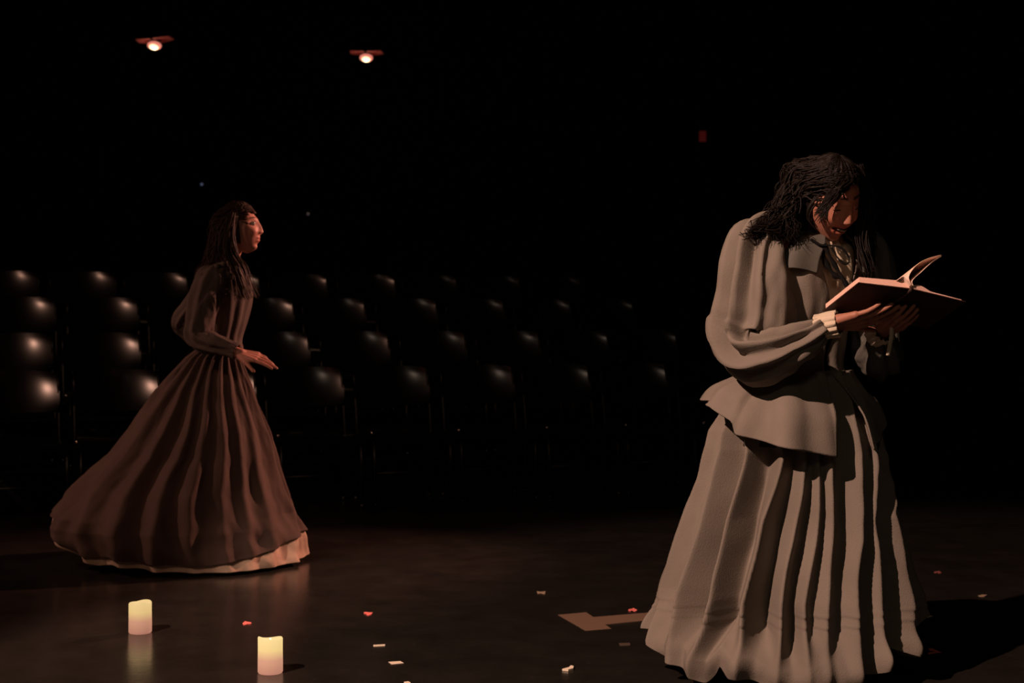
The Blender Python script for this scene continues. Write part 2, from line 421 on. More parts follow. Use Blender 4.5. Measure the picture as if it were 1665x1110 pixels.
def build_body(name_root, parts, skin, head_c, head_M, k, smile, voxel=.0034):
    """one continuous surface out of overlapping volumes"""
    V, Fc = merge(*parts)
    me = bpy.data.meshes.new('tmp'); me.from_pydata([tuple(v) for v in V], [], Fc); me.update()
    bm = bmesh.new(); bm.from_mesh(me); bmesh.ops.recalc_face_normals(bm, faces=bm.faces[:]); bm.to_mesh(me); bm.free()
    t = bpy.data.objects.new('tmp', me); col.objects.link(t)
    m = t.modifiers.new('r', 'REMESH'); m.mode = 'VOXEL'; m.voxel_size = voxel; m.use_smooth_shade = True
    s = t.modifiers.new('s', 'SMOOTH'); s.factor = .5; s.iterations = 2
    bpy.context.view_layer.update()
    me2 = bpy.data.meshes.new_from_object(t.evaluated_get(bpy.context.evaluated_depsgraph_get()))
    bpy.data.objects.remove(t)
    n = len(me2.vertices); co = np.empty(n * 3); me2.vertices.foreach_get('co', co); co = co.reshape(-1, 3)
    H = np.array(head_M); loc = (co - np.array(head_c)) @ H / k          # into head space
    tone = np.ones((n, 4))
    x, y, z = np.abs(loc[:, 0]), loc[:, 1], loc[:, 2]
    fr = (y > .03) & (z > -.12) & (z < .11) & (x < .08)
    zl = z - (.22 * x if smile else 0); wm = .028 if smile else .021
    lip = fr & (x < wm) & (zl < -.044) & (zl > (-.078 if smile else -.070))
    tone[lip, :3] = (.85, .62, .62)
    if smile:
        mo = fr & (x < wm * .92) & (np.abs(zl + .0595) < .0040); tone[mo, :3] = (.10, .05, .05)
    brow = fr & (x > .010) & (x < .046) & (np.abs(z - .037 - .004 * np.cos((x - .028) * 60)) < .0035); tone[brow, :3] = (.12, .09, .08)
    ck = fr & (np.hypot(x - .042, z + .024) < .02); tone[ck, :3] *= (1, .9, .88)
    att = me2.color_attributes.new('tone', 'FLOAT_COLOR', 'POINT'); att.data.foreach_set('color', tone.ravel())
    o = (name_root.location)
    co -= np.array(o); me2.vertices.foreach_set('co', co.ravel()); me2.update()
    me2.materials.clear(); me2.materials.append(skin)
    b = bpy.data.objects.new('body', me2); col.objects.link(b); b.parent = name_root
    me2.polygons.foreach_set('use_smooth', [True] * len(me2.polygons))
    return b

def rot_head(yaw, pitch, roll=0):
    """yaw 0 faces the camera (-Y); positive yaw turns the face to picture right; positive pitch looks down"""
    return (Matrix.Rotation(R(180 + yaw), 3, 'Z') @ Matrix.Rotation(R(-pitch), 3, 'X') @ Matrix.Rotation(R(roll), 3, 'Y'))

def eyes(root, c, Mx, k, closed):
    c = Vector(c)
    for s in (-1, 1):
        if not closed:
            e = c + Mx @ (Vector((s * .031, .0745, .014)) * k)
            v, f = ellipsoid(e, (.0115 * k,) * 3, seg=20, rings=12); eo = mesh_obj('eye', v, f, M['eye'], root, root.location)
            e2 = c + Mx @ (Vector((s * .031, .0835, .014)) * k)
            v, f = ellipsoid(e2, (.0052 * k, .0030 * k, .0052 * k), Mx, 16, 8); mesh_obj('iris', [Vector(p) - Vector(root.location) for p in v], f, M['iris'], eo)
        pts = []
        for q in range(9):
            a = -1 + q / 4
            pts.append(c + Mx @ (Vector((s * .031 + .0145 * a, (.0875 if closed else .086) - .005 * a * a - abs(s * .031 + .0145 * a) * .07, (.006 if closed else .021) + (-.001 if closed else -.004) * a * a)) * k))
        v, f = tube(pts, [.0007 + .0014 * math.sin(math.pi * (q + .5) / 9) for q in range(9)], 6)
        mesh_obj('eyelash', v, f, M['lash'], root, root.location)

def hair_lock(start, d0, length, r0, wave, wfreq, seed, cols, step=.018, grav=.30, seg=6, flat=.55, tip=.25):
    rr = random.Random(seed); n = max(4, int(length / step)); p = Vector(start); d = Vector(d0).normalized()
    pts = [p.copy()]; ph1, ph2 = rr.uniform(0, 6.28), rr.uniform(0, 6.28)
    for i in range(n):
        d = (d * (1 - grav) + Vector((0, 0, -1)) * grav).normalized()
        p = p + d * step
        for (c, r, Mi) in cols:                           # push out of ellipsoids
            q = Mi.transposed() @ (p - Vector(c)); q = Vector((q.x / r[0], q.y / r[1], q.z / r[2])); L = q.length
            if L < 1:
                q = q / max(L, 1e-4); np_ = Vector(c) + Mi @ Vector((q.x * r[0], q.y * r[1], q.z * r[2]))
                p = np_
        if (p - pts[-1]).length > 1e-4: d = (p - pts[-1]).normalized()
        pts.append(p.copy())
    m = len(pts); out = []; side = Vector((rr.uniform(-1, 1), rr.uniform(-1, 1), 0)); side.normalize(); s2 = Vector((-side.y, side.x, 0))
    for i, q in enumerate(pts):
        t = i / (m - 1); am = wave * min(1, t * 2.2)
        out.append(q + side * am * math.sin(wfreq * t * length * 10 + ph1) + s2 * am * math.cos(wfreq * t * length * 10 + ph2))
    rad = [r0 * (min(1, .45 + 3 * t)) * (1 - (1 - tip) * max(0, (t - .45) / .55) ** 1.3) for t in [i / (m - 1) for i in range(m)]]
    return tube(out, rad, seg, True, None, None, flat)

def loft_cloth(name, rows, gap, mat, root, front_yaw, nth=150, disp=None, thick=.004, hem=None, label=None, centre_d=None):
    """rows: (px, py, halfwidth, halfdepth, depth) top to bottom, resampled; gap(v) half angle of a front opening (rad)"""
    Rw = catmull(rows, max(24, 12 * len(rows))); nv = len(Rw); V, Fc = [], []
    for j, (px, py, a, b, d) in enumerate(Rw):
        v = j / (nv - 1); c = W(px, py, d); g = gap(v) if gap else 0
        for i in range(nth):
            th = (g + (2 * math.pi - 2 * g) * i / (nth - 1)) if gap else 2 * math.pi * i / nth
            e = disp(v, th) if disp else 0
            # front is -Y turned by yaw; th grows towards picture right
            lx = math.sin(th) * (a + e); ly = -math.cos(th) * (b + e)
            cy, sy = math.cos(R(front_yaw)), math.sin(R(front_yaw))
            p = Vector((c.x + lx * cy - ly * sy, c.y + lx * sy + ly * cy, c.z))
            if hem: p.z += hem(v, th)
            V.append(p)
    for j in range(nv - 1):
        for i in range(nth - 1 if gap else nth):
            k = (i + 1) % nth
            Fc.append([j * nth + i, (j + 1) * nth + i, (j + 1) * nth + k, j * nth + k])
    o = mesh_obj(name, V, Fc, mat, root, root.location, label=label)
    return solid(o, thick, 0)

def sleeve(name, path, radii, mat, root, folds=(9, .010), seed=0, wr=.010, seg=90, n=80, thick=.003):
    P = catmull(path, n); Rr = catmull([(r,) for r in radii], n)[:, 0]
    rr = random.Random(seed); ph = rr.uniform(0, 6.28)
    def disp(s, a):
        env = 1 if s < .55 else max(.35, 1 - (s - .55) * 1.6)
        x = folds[0] * a + ph + 1.2 * math.sin(3 * s + ph)
        f_ = (1 - abs(math.sin(x / 2))) * 2 - .8                      # sharp ridges
        q = noise.noise(Vector((math.cos(a) * 1.6, math.sin(a) * 1.6, s * 7 + seed)))
        q2 = noise.noise(Vector((math.cos(a) * 3.5 + 5, math.sin(a) * 3.5, s * 16 + seed)))
        return folds[1] * f_ * env * (.7 + .5 * math.sin(2 * a + ph)) + wr * q + wr * .4 * q2
    v, f = tube([tuple(p) for p in P], list(Rr), seg, False, disp)
    return solid(mesh_obj(name, v, f, mat, root, root.location), thick, 0)

def skirt(name, root, mat, dc, edge, top_py, hemz, ridges, depth_ratio, seedv, depth=.05, nth=700, nv=270, v0=0., v1=1., offset=0., back=18, tucks=(), thick=.004, bumps=None, wmax_py=None, zsag=0., label=None, relax=None, skew=1.0, power=.8):
    """pleated skirt. edge: (py, left px, right px) of the outline at depth dc; ridges: rows (py, [(px, height)...]) of the fold crests
    seen from the front; hemz(th): height of the hem. Angles: 0 faces the camera, positive to picture right."""
    E = np.array(edge, float); s = F / dc
    zE = CAMH - (E[:, 0] - HY) / s; xl = (E[:, 1] - HX) / s; xr = (E[:, 2] - HX) / s
    o = np.argsort(zE); zE, xl, xr = zE[o], xl[o], xr[o]
    def ring(z):
        l = np.interp(z, zE, xl); r = np.interp(z, zE, xr); a = (r - l) / 2
        return (l + r) / 2, a, a * np.interp(z, zE, np.array([depth_ratio[1]] * 1 + [depth_ratio[1]] * (len(zE) - 2) + [depth_ratio[0]]))
    ztop = CAMH - (top_py - HY) / s
    # fold crests as angles at each table row
    rows = []
    for py, L in ridges:
        z = CAMH - (py - HY) / (s * 1.06); c, a, b = ring(z)
        ths = np.linspace(-math.pi / 2, math.pi / 2, 400)
        pxs = HX + (c + a * np.sin(ths)) * F / (dc - b * np.cos(ths)); pxs = np.maximum.accumulate(pxs)
        rows.append((z, [float(np.interp(px, pxs, ths)) for px in L]))
    rows.sort(key=lambda q: q[0]); rz = np.array([q[0] for q in rows]); RT = np.array([q[1] for q in rows])
    nr = RT.shape[1]; ZG = np.linspace(-.1, ztop + .1, 600)
    TG = np.array([np.interp(ZG, rz, RT[:, k]) + (np.array([.035 * noise.noise(Vector((k * 3.7, zz * 4.5, seedv))) for zz in ZG]) if 0 < k < nr - 1 else 0) for k in range(nr)]).T
    TL = TG.tolist(); ZD = float(ZG[1] - ZG[0])
    rb = random.Random(seedv); backang = sorted([math.pi / 2 + (math.pi) * (i + .5 + rb.uniform(-.25, .25)) / back for i in range(back)])
    V, Fc = [], []; depths = depth if isinstance(depth, (list, tuple)) else [depth] * (nr + 1)
    TH_ = [-math.pi + 2 * math.pi * i / nth for i in range(nth)]
    for j in range(nv):
        v = v0 + (v1 - v0) * j / (nv - 1)
        for i in range(nth):
            th = TH_[i]; zh = hemz(th); z = ztop + (zh - ztop) * v
            c, a, b = ring(z)
            gi = (z + .1) / ZD; g0 = int(gi); gf = gi - g0
            rid = [p0_ + (p1_ - p0_) * gf for p0_, p1_ in zip(TL[g0], TL[g0 + 1])]
            seq = rid + [x for x in backang]
            t2 = th if th >= rid[0] else th + 2 * math.pi
            seq2 = seq + [rid[0] + 2 * math.pi]
            k = 0
            for q in range(len(seq2) - 1):
                if seq2[q] <= t2 <= seq2[q + 1]: k = q; break
            w_ = seq2[k + 1] - seq2[k]; u = max(0, (t2 - seq2[k]) / max(w_, 1e-5)) ** skew
            dp = depths[k] if k < len(depths) else .035
            dp = min(dp, w_ * a * 1.0)
            amp = dp * min(1, .45 + .9 * v) * (1 if v > .02 else v / .02)
            e = -amp * (0.5 - 0.5 * math.cos(2 * math.pi * u)) ** power
            if relax and relax[0] < th < relax[1] and v > .84: e *= 1 - .72 * min(1, (v - .84) / .09)
            if relax: e += .030 * math.exp(-((v - .955) / .045) ** 2) * max(0, math.cos(th)) * (.75 + .8 * noise.noise(Vector((math.sin(th) * 5, math.cos(th) * 5, 2.2))))
            X, Y = math.sin(th), math.cos(th)
            q = noise.noise(Vector((X * 2.2 + seedv, Y * 2.2, z * 3.2))); q2 = noise.noise(Vector((X * 7 + seedv, Y * 7, z * 6)))
            e += .016 * q * v + .006 * q2 + .0035 * noise.noise(Vector((X * 15 + seedv, Y * 15, z * 13))) + offset
            if v > .72: e += .020 * (v - .72) / .28 * noise.noise(Vector((X * 8, Y * 8, z * 12 + seedv)))
            for (tz, ta) in tucks:
                if z < tz: e -= ta * math.exp(-(tz - z) / .018)
                elif z < tz + .012: e += ta * .6 * (1 - (z - tz) / .012)
            dx = 0
            if bumps:
                for (bt, bz, st, sz, am) in bumps:
                    e += am * math.exp(-((th - bt) / st) ** 2 - ((z - bz) / sz) ** 2)
            V.append((c + (a + e) * X, dc - (b + e) * Y, z))
    for j in range(nv - 1):
        for i in range(nth):
            k = (i + 1) % nth
            Fc.append([j * nth + i, (j + 1) * nth + i, (j + 1) * nth + k, j * nth + k])
    o = mesh_obj(name, V, Fc, mat, root, root.location, label=label)
    sm = o.modifiers.new('soften', 'SMOOTH'); sm.factor = .5; sm.iterations = 7
    return solid(o, thick, 0)

def plait(t, table):
    xs = [q[0] for q in table]; ys = [q[1] for q in table]
    return float(np.interp(t, xs, ys))

# ------------------------------------------------------------------ woman reading (right)
DR = 4.61
rw = empty('person', ((1300 - HX) * DR / F, DR, 0), 'dark-haired woman in grey coat and long skirt, bent over an open book', 'person')
HEAD_C = W(1349, 322, 4.52); HM = rot_head(28, 30, 6); HK = 1.09
neck0 = W(1325, 405, 4.64)
r_sh = W(1232, 402, 4.50); l_sh = W(1415, 408, 4.74)
r_el = W(1228, 572, 4.46); r_wr = W(1352, 528, 4.34)
l_el = W(1425, 575, 4.62); l_wr = W(1432, 540, 4.42)
mid = lambda a, b, t=.5: Vector(a).lerp(Vector(b), t)
hip = W(1300, 640, 4.66); yawR = 35
MY = Matrix.Rotation(R(yawR), 3, 'Z')
parts = [head_part(HEAD_C, HM, True, True, HK)]
parts.append(capsule(neck0, HEAD_C + HM @ Vector((0, -.02, -.06)), .052, .050))
parts.append(ellipsoid(W(1318, 455, 4.63), (.135, .095, .16), MY))
parts.append(ellipsoid(W(1300, 560, 4.64), (.115, .085, .15), MY))
parts.append(ellipsoid(hip, (.155, .11, .15), MY))
parts.append(capsule(r_sh + Vector((.02, 0, -.01)), l_sh + Vector((-.02, 0, -.01)), .055, .055))
parts.append(capsule(r_sh, r_el, .047, .038)); parts.append(capsule(r_el, r_wr, .038, .026))
parts.append(capsule(l_sh, l_el, .047, .038)); parts.append(capsule(l_el, l_wr, .038, .026))
ax_r = MY @ Vector((1, 0, 0)); fw_r = MY @ Vector((0, -1, 0))
for s in (-1, 1):
    h0 = hip + ax_r * (.085 * s); kn = h0 + Vector((0, 0, -.40)) + fw_r * .03; an = Vector((kn.x, kn.y, .085)) - fw_r * .03
    parts.append(capsule(h0, kn, .082, .052)); parts.append(capsule(kn, an, .050, .034))
    parts.append(capsule(an, Vector((an.x, an.y, .035)), .034, .03)); parts.append(capsule(Vector((an.x, an.y, .035)), Vector((an.x, an.y, .032)) + fw_r * .14, .030, .024))
# the book's frame, needed for the hands
bB = W(1396, 460, 4.20); bC = W(1482, 470, 4.21); bE = W(1570, 491, 4.26); bA = W(1338, 506, 4.36); bF = W(1506, 536, 4.42)
wid = (bE - bB).normalized(); e2 = ((bA - bB) + (bF - bE)) * .5
bn = wid.cross(e2).normalized()
if bn.z < 0: bn = -bn
# hands under the book, palms up against the covers
rh_dir = (W(1440, 505, 4.275) - bn * .012 - r_wr)
parts += hand_parts(r_wr, rh_dir, bn, True, (12, 12, 12, 14), 38, 1.05, 1, 5, -.05)
lh_dir = (W(1478, 512, 4.30) - bn * .006 - l_wr)
parts += hand_parts(l_wr, lh_dir, bn, False, (10, 10, 10, 10), 30, .95, 1, 5, -.05)
body = build_body(rw, parts, M['skin_a'], HEAD_C, HM, HK, True)
eyes(rw, HEAD_C, HM, HK, True)
pts = [HEAD_C + HM @ (Vector((x * .0165, .0935 - .012 * x * x, -.0560 + .0035 * x * x)) * HK) for x in [q / 6 for q in range(-6, 7)]]
v, f = tube(pts, [.0032] * 13, 8, True, None, None, .8); mesh_obj('teeth', v, f, M['teeth'], rw, rw.location)
for s in (-1, 1):
    h0 = hip + ax_r * (.085 * s) + fw_r * .0; b0 = Vector((h0.x, h0.y, 0)) - fw_r * .03
    Ms = Matrix.Rotation(R(yawR), 3, 'Z')
    v, f = ellipsoid(b0 + fw_r * .07 + Vector((0, 0, .036)), (.047, .135, .036), Ms); v = [Vector((q.x, q.y, max(q.z, .002))) for q in v]
    mesh_obj('shoe', v, f, M['shoe'], rw, rw.location)

# skirt
edgeR = [(596, 1232, 1382), (640, 1190, 1412), (700, 1152, 1432), (780, 1131, 1450), (860, 1103, 1472), (960, 1066, 1495), (1035, 1046, 1510), (1090, 1044, 1514), (1140, 1046, 1516)]
ridR = [(620, [1205, 1222, 1245, 1272, 1297, 1318, 1338, 1372, 1386, 1400]),
        (740, [1139, 1168, 1209, 1275, 1311, 1333, 1352, 1403, 1427, 1442]),
        (850, [1106, 1139, 1181, 1240, 1296, 1329, 1356, 1404, 1428, 1459]),
        (980, [1064, 1101, 1152, 1205, 1272, 1309, 1347, 1398, 1441, 1484]),
        (1080, [1052, 1090, 1122, 1198, 1262, 1312, 1346, 1400, 1441, 1492])]
def hem_r(th):
    t = math.degrees(th)
    return plait(t, [(-180, .10), (-120, .12), (-90, .105), (-75, .07), (-55, .035), (-42, .02), (-36, .07), (-30, .03), (-10, .014), (10, .012), (22, .02), (30, .05), (40, .10), (55, .085), (66, .075), (80, .12), (92, .17), (120, .15), (180, .10)]) + .012 * math.sin(th * 11)
skirt('skirt', rw, M['linen'], DR, edgeR, 600, hem_r, ridR, (.8, .78), 3,
      depth=[.06, .13, .19, .16, .09, .04, .05, .13, .06, .12, .07], relax=(R(-62), R(20)), skew=.85, power=.55, tucks=((.215, .0035), (.185, .0035)),
      bumps=[(R(82), .19, R(14), .06, .035), (R(-84), .10, R(22), .06, .015)], label='long gathered grey skirt with stitched tucks above the hem')

# inner bodice and blouse
gb = lambda v: R(1)
loft_cloth('bodice', [(1328, 400, .12, .085, 4.63), (1318, 450, .145, .112, 4.62), (1305, 530, .135, .10, 4.62), (1298, 600, .125, .10, 4.62), (1294, 655, .17, .145, 4.62), (1294, 720, .20, .178, 4.62)],
           None, M['bodice'], rw, yawR, 120, None, .004, label='dark bodice seen in the opening of the coat')
for i in range(7):                                             # pale braid bars across the bodice front
    py = 612 + i * 15; tt = (py - 600) / 120
    a = .128 + .075 * min(1, tt * 1.1); b = .103 + .075 * min(1, tt * 1.1)
    c = W(1297, py, 4.62); pts = []
    for q in range(8):
        th = R(-9 + 11 * q / 7); lx = math.sin(th) * a; ly = -math.cos(th) * b
        p = MY @ Vector((lx, ly, 0)); pts.append(Vector((c.x + p.x, c.y + p.y, c.z - .012 * q / 7)))
    v, f = tube(pts, [.0028] * 8, 6); mesh_obj('braid_bar', v, f, M['stripe'], rw, rw.location)
loft_cloth('blouse', [(1334, 378, .058, .056, 4.60), (1332, 392, .075, .072, 4.60), (1328, 408, .125, .098, 4.61), (1322, 440, .16, .122, 4.62), (1315, 480, .155, .124, 4.62), (1308, 520, .14, .11, 4.62)],
           None, M['white'], rw, yawR, 120, lambda v, th: .004 * math.sin(th * 21 + 5 * v) + .003 * math.sin(th * 9), .003, label='cream blouse showing at the neck')
# coat
def gap_coat(v):
    return R(plait(v, [(0, 40), (.12, 38), (.30, 24), (.42, 10), (.6, 2), (.68, 4), (.8, 9), (1, 14)]))
def disp_coat(v, th):
    q = noise.noise(Vector((math.sin(th) * 2.2, math.cos(th) * 2.2, v * 4))) * .014 + noise.noise(Vector((math.sin(th) * 5, math.cos(th) * 5, v * 9 + 3))) * .006
    fl = max(0, (v - .62) / .38)
    return q + fl * .018 * math.sin(th * 7 + .8) + fl * .008 * math.sin(th * 13)
def hem_coat(v, th):
    t = math.degrees(th); t = t - 360 if t > 180 else t
    if v < .6: return 0
    k = ((v - .6) / .4) ** 1.5
    # th relative to the body's front (35 deg to the right of the camera)
    return k * plait(t, [(-180, .075), (-125, .085), (-100, .075), (-84, .03), (-82, -.005), (-50, -.035), (-14, -.07), (0, 0), (12, -.055), (40, -.03), (62, .02), (100, .06), (180, .075)])
loft_cloth('coat', [(1332, 384, .085, .078, 4.61), (1327, 393, .135, .095, 4.61), (1320, 412, .172, .118, 4.61), (1314, 450, .180, .135, 4.61), (1307, 500, .170, .135, 4.61), (1300, 555, .152, .125, 4.61), (1297, 596, .148, .122, 4.61), (1294, 625, .20, .17, 4.61), (1290, 655, .255, .235, 4.61), (1288, 695, .285, .268, 4.61)],
           gap_coat, M['jacket'], rw, yawR, 220, disp_coat, .005, hem_coat, label='grey-brown cotton coat with flared skirt below the waist')
# cape collar lying on the shoulders
def gap_col(v): return R(plait(v, [(0, 34), (.5, 27), (1, 32)]))
loft_cloth('collar', [(1334, 377, .072, .070, 4.61), (1331, 383, .098, .088, 4.61), (1327, 394, .152, .118, 4.61), (1321, 416, .194, .142, 4.61), (1318, 438, .204, .156, 4.61)],
           gap_col, M['collar'], rw, yawR, 160, lambda v, th: v * (.010 * math.sin(th * 6 + 1) + .006 * math.sin(th * 11)), .004,
           lambda v, th: -.015 * v * math.cos(th) + .008 * v * math.sin(5 * th), label='dark grey cape collar')
# sleeves
sl = sleeve('sleeve', [W(1262, 380, 4.54), W(1238, 400, 4.51), W(1229, 455, 4.49), W(1227, 520, 4.48), W(1220, 556, 4.47), W(1231, 578, 4.43), W(1268, 570, 4.38), W(1306, 552, 4.355), W(1340, 531, 4.345)],
            [.030, .078, .098, .108, .100, .082, .062, .052, .034], M['jacket'], rw, (9, .028), 4, .022)
sl['label'] = 'full gathered coat sleeve of the near arm'
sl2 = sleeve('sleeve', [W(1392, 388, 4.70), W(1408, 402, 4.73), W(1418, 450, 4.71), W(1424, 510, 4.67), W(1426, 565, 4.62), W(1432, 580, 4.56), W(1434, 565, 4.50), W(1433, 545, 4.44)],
             [.030, .062, .072, .076, .072, .066, .052, .034], M['collar'], rw, (8, .010), 9, .010)  # far sleeve in the darker collar cloth: its shade is put into the colour
# cuffs
def cuff(name, a, b, ra, rb, nf, mat, root, amp=.003, seg=72):
    path = [tuple(q) for q in catmull([a, mid(a, b), b], 14)]
    v, f = tube(path, list(np.linspace(ra, rb, 14)), seg, False, lambda s, t: amp * math.sin(t * nf) * (.4 + s) + amp * .6 * math.sin(t * nf * 2.3 + 4 * s))
    return solid(mesh_obj(name, v, f, mat, root, root.location), .002, 0)
hd = rh_dir.normalized()
cuff('cuff', r_wr - hd * .045, r_wr + hd * .022, .037, .036, 13, M['white'], rw)['label'] = 'cream cuff at the near wrist'
ld = lh_dir.normalized()
cuff('cuff', l_wr - ld * .03, l_wr + ld * .02, .036, .036, 13, M['white'], rw)
# lace tape hanging from the far wrist
lp = catmull([W(1424, 525, 4.36), W(1438, 520, 4.35), W(1448, 519, 4.35), W(1450, 540, 4.355), W(1447, 562, 4.36), W(1444, 578, 4.37)], 60)
V, Fc = [], []
for i, p in enumerate(lp):
    sc_ = .0055 + .0016 * abs(math.sin(i * .9)); t_ = lp[min(i + 1, 59)] - lp[max(i - 1, 0)]
    n_ = Vector((t_[2], 0, -t_[0])).normalized()
    q = Vector(p); V += [q - n_ * sc_, q + Vector((0, -.002, 0)), q + n_ * sc_]
for i in range(59):
    Fc += [[i * 3, i * 3 + 1, i * 3 + 4, i * 3 + 3], [i * 3 + 1, i * 3 + 2, i * 3 + 5, i * 3 + 4]]
solid(mesh_obj('lace_tape', V, Fc, M['white'], rw, rw.location, label='cream lace tape dangling from the far cuff'), .0012)
# neck ribbon: bow loop, knot and two tails
def ribbon(name, pts, wdt, mat, root, n=40):
    P = catmull(pts, n); V, Fc = [], []
    for i, p in enumerate(P):
        t_ = Vector(P[min(i + 1, n - 1)] - P[max(i - 1, 0)]).normalized(); vd = Vector((0, -1, .1)); s_ = t_.cross(vd).normalized()
        ww = wdt * (.75 + .25 * math.sin(i * .5)); q = Vector(p); V += [q - s_ * ww, q + Vector((0, -.0015, 0)), q + s_ * ww]
    for i in range(n - 1): Fc += [[i * 3, i * 3 + 1, i * 3 + 4, i * 3 + 3], [i * 3 + 1, i * 3 + 2, i * 3 + 5, i * 3 + 4]]
    return solid(mesh_obj(name, V, Fc, mat, root, root.location), .0012)
rbn = ribbon('neck_ribbon', [W(1318, 388, 4.475), W(1334, 398, 4.465), W(1352, 399, 4.455), W(1368, 403, 4.45), W(1380, 418, 4.445), W(1379, 428, 4.445), W(1370, 427, 4.45), W(1360, 416, 4.455), W(1352, 402, 4.46)], .0042, M['ribbon'], rw)
rbn['label'] = 'black ribbon bow at the neck'
ribbon('ribbon_tail', [W(1340, 396, 4.468), W(1350, 418, 4.462), W(1362, 438, 4.458), W(1376, 462, 4.45), W(1383, 474, 4.45)], .008, M['ribbon'], rw)
ribbon('ribbon_tail', [W(1335, 398, 4.475), W(1342, 425, 4.47), W(1356, 446, 4.462), W(1368, 452, 4.458)], .010, M['ribbon'], rw)

# hair
colsR = [(HEAD_C + HM @ Vector((0, -.004, .004)), (.083, .098, .121), HM), (W(1322, 425, 4.62), (.215, .165, .12), MY), (W(1316, 500, 4.62), (.185, .145, .22), MY)]
def scalp(c, Mx, k, mat, root, front=.050, name='hair_cap'):
    V, Fc = [], []; nt, npn = 44, 80; keep = {}
    for i in range(nt + 1):
        th = math.pi * i / nt; th = min(max(th, .01), math.pi - .01)
        for j in range(npn):
            ph = 2 * math.pi * j / npn; n = Vector((math.sin(th) * math.cos(ph), math.sin(th) * math.sin(ph), math.cos(th)))
            e = .005 * noise.noise(n * 5) + .0035 * math.sin(ph * 23 + 2 * math.sin(th * 3))
            V.append(Vector(c) + Mx @ (Vector((n.x * (.084 + e), n.y * (.101 + e) - .006, n.z * (.123 + e) + .003)) * k))
            keep[i * npn + j] = not (n.y > 0.32 and n.z < front / .115 + .12 * abs(n.x)) and n.z > -.62
    for i in range(nt):
        for j in range(npn):
            q = (j + 1) % npn; fc = [i * npn + j, (i + 1) * npn + j, (i + 1) * npn + q, i * npn + q]
            if all(keep[t] for t in fc): Fc.append(fc)
    return V, Fc
HR = []
HR.append(scalp(HEAD_C, HM, HK, None, None, .062))
rr = random.Random(11)
def guided(pts, r0, amp, waves, n=34, tip=.2, t0=.15):
    P = catmull([tuple(p) for p in pts], n); ph, ph2 = rr.uniform(0, 6.28), rr.uniform(0, 6.28); out = []
    for i in range(n):
        t = i / (n - 1); a = amp * min(1, max(0, (t - t0) * 2.5))
        T = Vector(P[min(i + 1, n - 1)] - P[max(i - 1, 0)]).normalized(); u = T.cross(Vector((0, 1, .2))).normalized(); w_ = T.cross(u)
        out.append(Vector(P[i]) + u * a * math.sin(6.28 * waves * t + ph) + w_ * a * .8 * math.cos(6.28 * waves * t * .9 + ph2))
    return tube(out, [r0 * (.55 + .45 * min(1, 6 * i / n)) * (1 - (1 - tip) * (i / (n - 1)) ** 2.5) for i in range(n)], 6, True, None, None, .6)
def scalp_pt(x, y, drop=0.0):
    return Vector((x, y, .120 * math.sqrt(max(0, 1 - (x / .084) ** 2 - (y / .102) ** 2)) + .006 - drop))
for i in range(1300):
    g = rr.random(); y = rr.uniform(-.090, .072); u = rr.random()
    if g < .56:                       # near side, swept behind the ear and over the near shoulder
        p = scalp_pt(rr.uniform(.0, .060), y, rr.uniform(0, .03) if y < 0 else 0)
        A = Vector((rr.uniform(.080, .098), rr.uniform(-.075, -.012) + .3 * y, rr.uniform(-.01, .05)))
        B = W(rr.uniform(1262, 1298), rr.uniform(322, 356), rr.uniform(4.46, 4.60))
        C = W(rr.uniform(1218, 1300), rr.uniform(366, 402), rr.uniform(4.415, 4.50))
        pts = [HEAD_C + HM @ (p * HK), HEAD_C + HM @ ((p * .5 + A * .62) * HK) , HEAD_C + HM @ (A * HK), B, B.lerp(C, .55) + Vector((0, 0, .012)), C]
        if C.z < CAMH + .21: C.z = CAMH + .21 + rr.uniform(0, .03)
    elif g < .82:                     # falls down the back
        p = scalp_pt(rr.uniform(-.05, .06), rr.uniform(-.092, .03), rr.uniform(0, .04))
        A = Vector((rr.uniform(-.03, .085), rr.uniform(-.135, -.105), rr.uniform(-.02, .05)))
        B = W(rr.uniform(1258, 1318), rr.uniform(328, 362), rr.uniform(4.58, 4.74))
        C = W(rr.uniform(1200, 1300), rr.uniform(375, 420), rr.uniform(4.66, 4.80))
        pts = [HEAD_C + HM @ (p * HK), HEAD_C + HM @ ((p * .55 + A * .60) * HK), HEAD_C + HM @ (A * HK), B, C]
    else:                             # far side
        p = scalp_pt(rr.uniform(-.062, .0), y)
        A = Vector((-rr.uniform(.070, .084), rr.uniform(-.05, .02) + .25 * y, rr.uniform(.0, .05)))
        B = W(rr.uniform(1402, 1414), rr.uniform(350, 380), rr.uniform(4.56, 4.66)); C = W(rr.uniform(1400, 1424), rr.uniform(390, 440), rr.uniform(4.52, 4.60))
        pts = [HEAD_C + HM @ (p * HK), HEAD_C + HM @ ((p * .5 + A * .62) * HK), HEAD_C + HM @ (A * HK), B, C]
    HR.append(guided(pts, rr.uniform(.0016, .0034), rr.uniform(.004, .013), rr.uniform(2.0, 4.2)))
